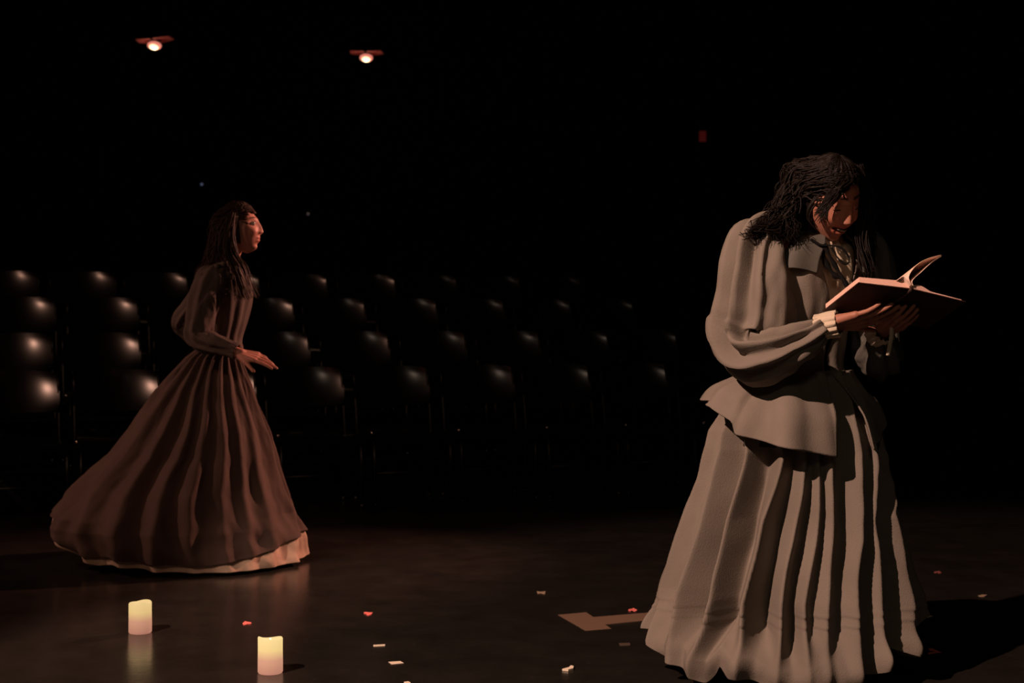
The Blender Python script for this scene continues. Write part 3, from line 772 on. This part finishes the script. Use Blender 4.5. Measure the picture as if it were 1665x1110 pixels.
# locks falling past the face on the near side, over one eye, and down the far side onto the chest
for i in range(64):
    p = HEAD_C + HM @ (Vector((rr.uniform(.004, .036) * 1, rr.uniform(.055, .080), rr.uniform(.068, .092))) * HK)
    q0 = p; tgt = W(1351 + rr.uniform(-8, 10), 322 + rr.uniform(-8, 10), 4.40); q1 = W(1336 + rr.uniform(-14, 10), 350 + rr.uniform(-14, 14), 4.405)
    P = catmull([q0, mid(q0, tgt, .55) + Vector((0, -.022, .004)), tgt, q1], 18)
    v, f = tube([tuple(x) for x in P], [rr.uniform(.0022, .0036) * (1 - .7 * (t / 17) ** 2) for t in range(18)], 6, True, None, None, .6); HR.append((v, f))
for (pts, cnt, sp) in (([(1330, 318, 4.42), (1318, 338, 4.42), (1316, 356, 4.43), (1324, 372, 4.43)], 5, 2.5),
                       ([(1388, 290, 4.50), (1404, 330, 4.50), (1406, 365, 4.50), (1403, 395, 4.49), (1408, 425, 4.47), (1415, 447, 4.46)], 34, 5),
                       ([(1395, 270, 4.55), (1413, 310, 4.56), (1416, 350, 4.57), (1412, 385, 4.56), (1418, 410, 4.55)], 30, 5)):
    for i in range(cnt):
        ox, oy, od = rr.gauss(0, sp), rr.gauss(0, sp * .8), rr.gauss(0, .012); ph = rr.uniform(0, 6)
        P = catmull([W(a + ox + (3.5 * math.sin(ph + 1.4 * k)), b + oy, c + od) for k, (a, b, c) in enumerate(pts)], 26)
        r0 = rr.uniform(.0025, .005); v, f = tube([tuple(x) for x in P], [r0 * (.5 + .5 * min(1, t / 5)) * (1 - .8 * (t / 25) ** 3) for t in range(26)], 6, True, None, None, .6); HR.append((v, f))
# loose curls spread over the near shoulder
for i in range(60):
    a = rr.random(); ph = rr.uniform(0, 6)
    base = [(1300 - 8 * a, 300 + 40 * a, 4.50), (1284, 345, 4.47), (1262 - 14 * a, 368, 4.44), (1235 - 20 * a, 374 + 10 * a, 4.42), (1205 + 14 * a, 382 + 6 * a, 4.42)]
    cut = rr.choice((3, 4, 5)); base = base[:cut]
    P = catmull([W(x + rr.gauss(0, 6), y + rr.gauss(0, 5) + 3 * math.sin(ph + 2 * k), d + rr.gauss(0, .012)) for k, (x, y, d) in enumerate(base)], 22)
    v, f = tube([tuple(x) for x in P], [rr.uniform(.0022, .0048) * (1 - .75 * (t / 21) ** 2) for t in range(22)], 6, True, None, None, .6); HR.append((v, f))
v, f = merge(*HR); mesh_obj('hair', v, f, M['hair_a'], rw, rw.location, label='long loose wavy black-brown hair')

# ------------------------------------------------------------------ the book she holds
bk = empty('open_book', mid(bA, bE) , 'open hardback book with dark cover and pink-lit pages, held by the reading woman', 'book')
def slab3(o, u, v, n, t):
    V = [o, o + u, o + u + v, o + v]; V = V + [q + n * t for q in V]
    return V, [[0, 3, 2, 1], [4, 5, 6, 7], [0, 1, 5, 4], [1, 2, 6, 5], [2, 3, 7, 6], [3, 0, 4, 7]]
bD = bC + e2
hwd = (bC - bB); hwe = (bE - bC)
def board(o, u, v):
    return slab3(o, u, v, bn, .003)
v, f = board(bB, hwd, e2); mesh_obj('cover_board', v, f, M['leather'], bk, bk.location, False)
v, f = board(bC, hwe, e2); mesh_obj('cover_board', v, f, M['leather'], bk, bk.location, False)
v, f = tube([bC - e2.normalized() * .001, bD + e2.normalized() * .001], [.006, .006], 12); mesh_obj('spine', v, f, M['leather'], bk, bk.location)
def block(o, u, v, t0, t1, arch, name):
    """page block: o spine corner (head edge), u to the fore edge, v along the spine; swells near the spine"""
    nu, V, Fc = 16, [], []
    for s in range(nu + 1):
        q = s / nu; th = t0 + (t1 - t0) * q + arch * math.sin(min(1, q * 2.6) * math.pi) * (1 - q)
        for r_ in (0, 1):
            b = o + u * q + v * r_ + bn * .0032; V += [b, b + bn * th]
    for s in range(nu):
        a = s * 4; b = a + 4
        Fc += [[a, b, b + 1, a + 1], [a + 2, a + 3, b + 3, b + 2], [a + 1, b + 1, b + 3, a + 3], [a, a + 2, b + 2, b]]
    Fc += [[0, 1, 3, 2], [nu * 4, nu * 4 + 2, nu * 4 + 3, nu * 4 + 1]]
    return mesh_obj(name, V, Fc, M['pages'], bk, bk.location, False)
ins = e2 * .03
block(bC + ins - hwd * .01, -hwd * .95, e2 * .94, .025, .020, .0, 'page_block')
block(bC + ins + hwe * .01, hwe * .94, e2 * .94, .010, .006, .014, 'page_block')
def leaf(headpx, name, mat, bow=0.0, push=.0):
    P = catmull([W(x, y, d) for x, y, d in headpx], 24); V, Fc = [], []
    for i, p in enumerate(P):
        q = Vector(p)
        for r_ in range(9): V.append(q + e2 * (.94 * r_ / 8) + bn * bow * math.sin(math.pi * r_ / 8))
    for i in range(23):
        for r_ in range(8): Fc.append([i * 9 + r_, (i + 1) * 9 + r_, (i + 1) * 9 + r_ + 1, i * 9 + r_ + 1])
    return solid(mesh_obj(name, V, Fc, mat, bk, bk.location), .0006)
leaf([(1482, 464, 4.215), (1478, 448, 4.215), (1492, 429, 4.215), (1511, 419, 4.22), (1531, 414, 4.22)], 'leaf', M['paper'])
leaf([(1485, 464, 4.217), (1484, 455, 4.217), (1500, 440, 4.218), (1516, 425, 4.22), (1531, 416, 4.221)], 'leaf', M['paper'])
leaf([(1481, 464, 4.213), (1472, 452, 4.213), (1468, 450, 4.213), (1461, 454, 4.213)], 'leaf', M['paper'])

# ------------------------------------------------------------------ woman running (left)
DL = 6.6
lw = empty('person', ((300 - HX) * DL / F, DL, 0), 'long-haired woman in dark brown full-length dress, striding right past the empty chairs', 'person')
HC2 = W(389, 372, 6.58); HM2 = rot_head(84, -6, 0); K2 = .98
nk = W(367, 428, 6.62)
rs = W(350, 452, 6.46); re_ = W(325, 543, 6.40); rwr = W(388, 574, 6.33)
ls = W(362, 450, 6.76); le = W(296, 520, 6.86); lwr = W(330, 560, 6.92)
pel = W(350, 590, 6.62)
M90 = Matrix.Rotation(R(82), 3, 'Z')
parts = [head_part(HC2, HM2, False, False, K2)]
parts.append(capsule(nk, HC2 + HM2 @ Vector((0, -.025, -.05)), .048, .047))
parts.append(ellipsoid(W(366, 478, 6.61), (.13, .085, .135), M90)); parts.append(ellipsoid(W(360, 535, 6.62), (.105, .072, .13), M90)); parts.append(ellipsoid(pel, (.105, .078, .12), M90))
parts.append(capsule(rs, ls, .052, .052))
parts.append(capsule(rs, re_, .042, .034)); parts.append(capsule(re_, rwr, .034, .023))
parts.append(capsule(ls, le, .042, .034)); parts.append(capsule(le, lwr, .034, .023))
# legs in mid stride under the skirt
for (h0, kn, an, toe) in ((W(358, 625, 6.56), Vector((-1.17, 6.56, .49)), Vector((-1.17, 6.56, .09)), Vector((-1.05, 6.56, .03))),
                          (W(345, 625, 6.66), Vector((-1.42, 6.70, .46)), Vector((-1.74, 6.70, .22)), Vector((-1.72, 6.70, .08)))):
    parts.append(capsule(h0, kn, .068, .050)); parts.append(capsule(kn, an, .047, .032)); parts.append(capsule(an, toe, .030, .022))
hf = (W(440, 586, 6.30) - rwr)
parts += hand_parts(rwr, hf, Vector((.25, .35, -1)), True, (8, 12, 22, 34), 30, .98, 5, 4)
parts += hand_parts(lwr, Vector((.5, .2, -.8)), Vector((.3, -.9, 0)), False, (30, 30, 35, 35), 30, .95)
build_body(lw, parts, M['skin_b'], HC2, HM2, K2, False, .004)
eyes(lw, HC2, HM2, K2, False)
for toe in (Vector((-1.10, 6.56, .034)), Vector((-1.73, 6.70, .15))):
    Ms = Matrix.Rotation(R(0), 3, 'Z') if toe.z < .1 else Matrix.Rotation(R(60), 3, 'Y')
    v, f = ellipsoid(toe, (.125, .044, .034), Ms); mesh_obj('shoe', [Vector((q.x, q.y, max(q.z, .003))) for q in v], f, M['shoe'], lw, lw.location)

edgeL = [(560, 330, 388), (581, 300, 392), (630, 256, 410), (655, 238, 418), (700, 206, 438), (736, 178, 450), (792, 113, 466), (830, 84, 479), (848, 79, 488), (875, 88, 498), (906, 100, 507), (925, 106, 509)]
ridL = [(600, [292, 300, 314, 330, 345, 358, 372, 384, 394]),
        (680, [226, 246, 276, 310, 336, 360, 382, 404, 424]),
        (760, [160, 190, 232, 282, 322, 360, 392, 420, 448]),
        (850, [96, 132, 190, 250, 310, 366, 408, 440, 478]),
        (920, [98, 132, 188, 250, 312, 370, 414, 450, 488])]
def hem_l(th):
    t = math.degrees(th)
    return plait(t, [(-180, .12), (-130, .17), (-95, .195), (-78, .17), (-62, .115), (-45, .055), (-34, .035), (-25, .045), (-5, .022), (15, .014), (45, .014), (70, .016), (88, .018), (120, .05), (180, .12)])
dl = [.03, .04, .055, .034, .024, .018, .02, .032, .026, .02]
skirt('skirt', lw, M['maroon'], DL, edgeL, 562, lambda th: hem_l(th) + plait(math.degrees(th), [(-180, .05), (-90, .035), (-60, .03), (-30, .035), (20, .03), (50, .065), (88, .115), (130, .08), (180, .05)]),
      ridL, (.95, .80), 8, depth=dl, label='full-length dark brown skirt swinging behind her')
skirt('hem_lining', lw, M['facing'], DL, edgeL, 562, hem_l, ridL, (.95, .80), 8, depth=dl, v0=.86, v1=1.0, offset=-.012, nv=40, label='pale tan lining band along the hem')
def disp_b(v, th): return .004 * math.sin(th * 14 + 2 * v) + .006 * noise.noise(Vector((math.sin(th) * 3, math.cos(th) * 3, v * 5)))
loft_cloth('bodice', [(369, 424, .062, .058, 6.61), (366, 434, .105, .080, 6.61), (365, 450, .150, .103, 6.61), (366, 480, .150, .112, 6.61), (363, 520, .125, .098, 6.61), (360, 552, .108, .084, 6.61), (359, 572, .118, .094, 6.61)],
           None, M['maroon_top'], lw, 80, 120, disp_b, .004, label='fitted brown dress bodice')
loft_cloth('waistband', [(359.5, 558, .113, .089, 6.61), (359, 566, .120, .096, 6.61)], None, M['maroon'], lw, 80, 80, None, .003)
sleeve('sleeve', [W(356, 438, 6.50), W(346, 454, 6.46), W(334, 485, 6.43), W(326, 520, 6.40), W(324, 546, 6.39), W(340, 556, 6.37), W(362, 563, 6.35), W(386, 572, 6.33)],
       [.030, .062, .064, .060, .054, .046, .040, .030], M['maroon_top'], lw, (7, .007), 14, .009)
sleeve('sleeve', [W(366, 440, 6.74), W(352, 455, 6.77), W(325, 485, 6.82), W(300, 516, 6.86), W(298, 528, 6.88), W(314, 545, 6.90), W(328, 558, 6.92)],
       [.030, .056, .054, .048, .046, .042, .030], M['maroon_top'], lw, (7, .006), 15, .008)
for i, (x, y, d) in enumerate(((362, 430, 6.46), (369, 446, 6.46), (351, 434, 6.45))):       # small ruffle on the near shoulder
    P = catmull([W(x - 8, y + 3, d), W(x, y - 2, d - .01), W(x + 6, y + 8, d)], 14)
    v, f = tube([tuple(q) for q in P], [.010 + .004 * math.sin(q) for q in range(14)], 8); mesh_obj('shoulder_ruffle', v, f, M['maroon_top'], lw, lw.location)
colsL = [(HC2 + HM2 @ Vector((0, -.004, .004)), (.080, .095, .118), HM2), (W(362, 470, 6.61), (.165, .115, .14), M90)]
HR = [scalp(HC2, HM2, K2, None, None, .052)]
for i in range(900):
    s = rr.choice((-1, 1)); p = scalp_pt(s * rr.uniform(.0, .064), rr.uniform(-.092, .066), rr.uniform(0, .05) if rr.random() < .5 else 0)
    A = Vector((s * rr.uniform(.045, .084), rr.uniform(-.105, -.035), rr.uniform(-.02, .05)))
    near = s > 0
    B = W(rr.uniform(338, 366), rr.uniform(400, 425), rr.uniform(6.50, 6.60) if near else rr.uniform(6.60, 6.70))
    C = W(rr.uniform(322, 372), rr.uniform(440, 500), rr.uniform(6.395, 6.44) if near and rr.random() < .5 else rr.uniform(6.60, 6.78))
    if C.y > 6.5: C = W(rr.uniform(316, 335), rr.uniform(440, 490), C.y)
    HR.append(guided([HC2 + HM2 @ (p * K2), HC2 + HM2 @ ((p * .55 + A * .58) * K2), HC2 + HM2 @ (A * K2), B, C], rr.uniform(.0022, .0042), rr.uniform(.003, .010), rr.uniform(2.0, 4.5)))
for i in range(50):
    ox, od = rr.gauss(0, 7), rr.gauss(0, .015); ph = rr.uniform(0, 6)
    P = catmull([W(a + ox * (.4 + .25 * k) + 2.5 * math.sin(ph + 1.7 * k), b + rr.gauss(0, 2), c + od) for k, (a, b, c) in enumerate([(378, 350, 6.49), (372, 380, 6.48), (372, 410, 6.47), (384, 436, 6.46), (392, 462, 6.46), (398, 486, 6.47)])], 26)
    r0 = rr.uniform(.003, .006); v, f = tube([tuple(q) for q in P], [r0 * (1 - .75 * (t / 25) ** 3) for t in range(26)], 6, True, None, None, .6); HR.append((v, f))
v, f = merge(*HR); mesh_obj('hair', v, f, M['hair_b'], lw, lw.location, label='long wavy brown hair tied half up')

# ------------------------------------------------------------------ candles
def candle_mat():
    m = material('glowing_wax', (.75, .62, .48), .5, 0, .4); nt = m.node_tree; b = nt.nodes['Principled BSDF']
    tc = nt.nodes.new('ShaderNodeTexCoord'); sp = nt.nodes.new('ShaderNodeSeparateXYZ'); nt.links.new(tc.outputs['Object'], sp.inputs[0])
    mr = nt.nodes.new('ShaderNodeMapRange'); mr.inputs['From Min'].default_value = 0; mr.inputs['From Max'].default_value = .125
    nt.links.new(sp.outputs['Z'], mr.inputs['Value'])
    r = nt.nodes.new('ShaderNodeValToRGB'); e = r.color_ramp.elements
    e[0].position = 0; e[0].color = (.52, .22, .15, 1); e[1].position = 1; e[1].color = (.97, .74, .32, 1)
    q = e.new(.35); q.color = (.66, .32, .20, 1); q = e.new(.6); q.color = (.92, .65, .26, 1)
    nt.links.new(mr.outputs[0], r.inputs[0]); nt.links.new(r.outputs[0], b.inputs['Emission Color']); b.inputs['Emission Strength'].default_value = .92
    return m, b
cm, cb = candle_mat(); cb.inputs['Base Color'].default_value = (.12, .09, .07, 1)
cm2 = cm.copy(); cm2.name = 'glowing_wax_dimmer'; cm2.node_tree.nodes['Principled BSDF'].inputs['Emission Strength'].default_value = .74
flame_m = material('candle_bulb', (1, .8, .5), .4, 0, .5, (1, .75, .38), 3.0)
def candle(px, py, hgt, rad, mat, label, seed, ph):
    p = G(px, py); p.y += rad; p.x = (px - HX) * p.y / F
    root = empty('pillar_candle', p, label, 'candle', 'glowing candles on the stage floor')
    seg = 48; V, Fc = [], []
    prof = [(0, 0), (rad * .93, 0), (rad, .004), (rad * 1.0, hgt * .3), (rad * .985, hgt * .7), (rad * .99, hgt - .004), (rad * .93, hgt), (rad * .80, hgt - .004), (rad * .55, hgt - .012), (0, hgt - .016)]
    for k, (r_, z) in enumerate(prof):
        for j in range(seg):
            a = 2 * math.pi * j / seg
            zz = z + (.0050 * math.sin(a + ph) + .0035 * math.sin(2 * a + ph * 2)) * (1 if k >= 5 else 0)
            rr_ = r_ * (1 + .012 * noise.noise(Vector((math.cos(a), math.sin(a), z * 20 + seed))))
            V.append((rr_ * math.cos(a), rr_ * math.sin(a), zz))
    for k in range(len(prof) - 1):
        for j in range(seg):
            q = (j + 1) % seg; Fc.append([k * seg + j, k * seg + q, (k + 1) * seg + q, (k + 1) * seg + j])
    mesh_obj('wax', V, Fc, mat, root)
    v, f = tube([(0, 0, hgt - .017), (0, 0, hgt - .012), (0, 0, hgt - .006), (0, 0, hgt - .001)], [.004, .006, .004, .0006], 12); mesh_obj('bulb', v, f, flame_m, root)
candle(228, 1032, .108, .0395, cm2, 'glowing ivory pillar candle, farther left of the two on the floor', 1, 2.6)
candle(439.5, 1098, .108, .0385, cm, 'brighter glowing ivory pillar candle nearest the camera', 7, 3.4)

# ------------------------------------------------------------------ scraps and tape on the floor
pink = material('pink_paper', (.92, .20, .17), .7); cream = material('cream_paper', (.86, .74, .58), .7); tan = material('tan_tape', (.17, .10, .065), .7); dimt = material('dull_brown_tape', (.075, .05, .035), .7)  # the last tape colour is a darker, duller brown
dullp = material('dull_pink_paper', (.30, .08, .07), .7); dullc = material('dull_tan_paper', (.35, .25, .17), .7)  # duller, darker pink and tan than the other scraps
def flat_piece(name, pxs, mat, label, cat, group=None, z=.0012, curl=0.0):
    P = [G(x, y, .0006) for x, y in pxs]; c = sum(P, Vector()) / len(P)
    root_loc = Vector((c.x, c.y, .0004)); n = len(P)
    V = [p - root_loc for p in P]; V = [Vector((q.x, q.y, 0.0002)) for q in V]
    top = [Vector((q.x, q.y, z + curl * (abs(q.x) * 1.0))) for q in V]; V = V + top
    Fc = [list(range(n))[::-1], [n + i for i in range(n)]] + [[i, (i + 1) % n, n + (i + 1) % n, n + i] for i in range(n)]
    o = mesh_obj(name, V, Fc, mat, None, (0, 0, 0), False); o.location = root_loc
    return props(o, label, cat, group)
def heart(px, py, rx, ry, rot):
    pts = []
    for i in range(18):
        t = 2 * math.pi * i / 18; x = 16 * math.sin(t) ** 3 / 17; y = (13 * math.cos(t) - 5 * math.cos(2 * t) - 2 * math.cos(3 * t) - math.cos(4 * t)) / 17
        a = R(rot); pts.append((px + rx * (x * math.cos(a) - y * math.sin(a)), py - ry * (x * math.sin(a) + y * math.cos(a))))
    return pts[::-1]
gp = 'paper scraps scattered on the stage'
flat_piece('paper_heart', heart(401, 1013, 8, 3.2, 200), pink, 'small pink paper heart between the two candles', 'paper', gp, curl=.1)
flat_piece('paper_heart', heart(599, 997.5, 8.5, 3, 120), pink, 'small pink paper heart behind the two white tape strips', 'paper', gp, curl=.1)
flat_piece('paper_heart', heart(1029, 991.5, 8, 3, 170), pink, 'small pink paper heart on the brown tape, left of the reader', 'paper', gp, curl=.1)
flat_piece('paper_heart', heart(1525, 930, 7, 2.2, 160), dullp, 'dim pink paper heart behind the reader, right of her skirt', 'paper', gp)
flat_piece('paper_arrow', [(1509, 1054), (1516, 1054), (1531, 1060.5), (1509, 1063), (1509, 1060.5), (1522, 1060), (1511, 1057)], pink, 'bright pink folded paper pointing right, beside the reader\'s hem', 'paper', gp)
flat_piece('tape_strip', [(607, 1048.3), (626, 1047.3), (626, 1050), (607, 1051)], cream, 'thin white tape strip, farther of the two beside the near candle', 'tape', gp)
flat_piece('tape_strip', [(631.5, 1076), (651, 1074.7), (656.5, 1078), (637, 1080)], cream, 'wide white tape strip, nearer of the two beside the near candle', 'tape', gp)
flat_piece('paper_scrap', [(657, 1108.5), (664, 1107.5), (668, 1110), (664, 1113), (656, 1112)], cream, 'cream paper scrap cut by the bottom edge of the frame', 'paper', gp)
flat_piece('paper_scrap', [(873, 961), (879, 962), (887, 961), (886, 966), (880, 964.5), (874, 965.5)], dullc, 'small tan bow-shaped paper scrap, farthest on the open floor', 'paper', gp)
flat_piece('paper_scrap', [(914, 1090), (925, 1087), (928, 1084), (933, 1085), (932, 1089), (924, 1091)], cream, 'crumpled cream paper scrap near the bottom of the open floor', 'paper', gp, z=.006)
flat_piece('paper_scrap', [(1503, 998), (1517, 1001.5), (1508, 1004), (1500, 1003)], cream, 'cream paper scrap tucked beside the right of the reader\'s hem', 'paper', gp)
flat_piece('paper_scrap', [(1590, 968), (1597, 966.5), (1605, 967), (1600, 970), (1593, 970)], dullc, 'faint tan paper scrap, rightmost on the floor', 'paper', gp)
flat_piece('paper_scrap', [(1006, 1045.5), (1024, 1045), (1025, 1049), (1008, 1050)], dimt, 'faint brown tape scrap in front of the tape mark', 'tape', gp)
tm = empty('tape_mark', G(960, 1010), 'brown T-shaped floor tape mark left of the reader\'s skirt', 'tape')
def tape(name, pxs, z):
    P = [G(x, y) for x, y in pxs]; n = len(P); V = [Vector((p.x, p.y, .0003)) for p in P] + [Vector((p.x, p.y, z)) for p in P]
    Fc = [list(range(n))[::-1], [n + i for i in range(n)]] + [[i, (i + 1) % n, n + (i + 1) % n, n + i] for i in range(n)]
    mesh_obj(name, V, Fc, tan, tm, tm.location, False)
tape('tape_bar', [(907, 999.5), (953, 995.5), (994, 1022), (952, 1025.5)][::-1], .0012)
tape('tape_stem', [(958, 1004), (1130, 990), (1130, 1001), (982, 1015.5)][::-1], .0018)

# ------------------------------------------------------------------ hanging lamps over the seats
red_flap = material('red_painted_flap', (.60, .14, .13), .7)
housing = material('black_lamp_housing', (.01, .01, .01), .6)
lens_m = material('lamp_lens_hot', (1, .9, .7), .4, 0, .5, (1, .80, .42), 2.2)
ring_m = material('lamp_rim_glow', (.8, .3, .25), .4, 0, .5, (1, .30, .22), .78)
def lamp(px, py, d, label, tilt):
    c = W(px, py, d); root = empty('hanging_lamp', c, label, 'lamp', 'hanging lamps above the audience seats')
    def add(name, v, f, m, s=True): return mesh_obj(name, v, f, m, root, smooth=s)
    v, f = tube([(0, 0, .135), (0, 0, ZC - c.z)], [.012, .012], 8); add('stem', v, f, housing)
    v, f = tube([(0, 0, .035), (0, 0, .06), (0, 0, .13), (0, 0, .14)], [.060, .055, .045, .02], 20); add('housing', v, f, housing)
    Mt = Matrix.Rotation(R(-12), 3, 'X')
    v, f = ellipsoid((0, 0, 0), (.066, .066, .034), Mt, 28, 14); add('diffuser', v, f, ring_m)
    v, f = ellipsoid(Mt @ Vector((0, -.012, -.018)), (.043, .050, .024), Mt, 24, 12); add('bulb', v, f, lens_m)
    lg = bpy.data.lights.new('bulb_light', 'POINT'); lo = bpy.data.objects.new('bulb_light', lg); col.objects.link(lo); lo.parent = root
    lg.energy = .45; lg.color = (1, .6, .4); lg.shadow_soft_size = .02; lo.location = (0, -.02, -.085)
    for s in (-1, 1):
        V = []
        for z in (0, .006):
            for (x, y) in ((.012, -.14), (.155, -.10), (.168, .10), (.012, .15)):
                V.append((s * x, y, .040 + z + x * (.10 + s * tilt)))
        Fc = [[0, 1, 2, 3], [7, 6, 5, 4], [0, 4, 5, 1], [1, 5, 6, 2], [2, 6, 7, 3], [3, 7, 4, 0]]
        if s < 0: Fc = [q[::-1] for q in Fc]
        add('reflector_flap', V, Fc, red_flap, False)
lamp(251, 74, 14.0, 'glowing hanging lamp with red reflector flaps, left of the two', .10)
lamp(595.5, 94, 14.9, 'glowing hanging lamp with red reflector flaps, right of the two', .0)
# small lights far back
red_sign = material('red_sign_glow', (.3, .02, .02), .5, 0, .5, (1, .10, .09), .028)
es = W(1142, 222, 16.3); root = empty('exit_sign', es, 'tiny dim red lit sign high on the back wall', 'sign')
v, f = box((-.045, -.02, -.065), (.045, .2, .065), .004); mesh_obj('sign_case', v, f, housing, root, smooth=False)
v, f = box((-.038, -.028, -.058), (.038, -.0205, .058)); mesh_obj('sign_face', v, f, red_sign, root, smooth=False)
for (px, py, c, s, lab) in ((328, 299.5, (.45, .55, .9), .12, 'tiny blue indicator light on the dark back wall'), (501, 347.5, (.8, .6, .55), .07, 'tiny white indicator light on the dark back wall')):
    p = W(px, py, 16.42); root = empty('indicator_light', p, lab, 'light')
    v, f = box((-.03, .0, -.02), (.03, .075, .02), .003); mesh_obj('case', v, f, housing, root, smooth=False)
    v, f = ellipsoid((0, 0, 0), (.014, .010, .014), seg=14, rings=8); mesh_obj('diode', v, f, material('diode_glow', c, .4, 0, .5, c, s), root)
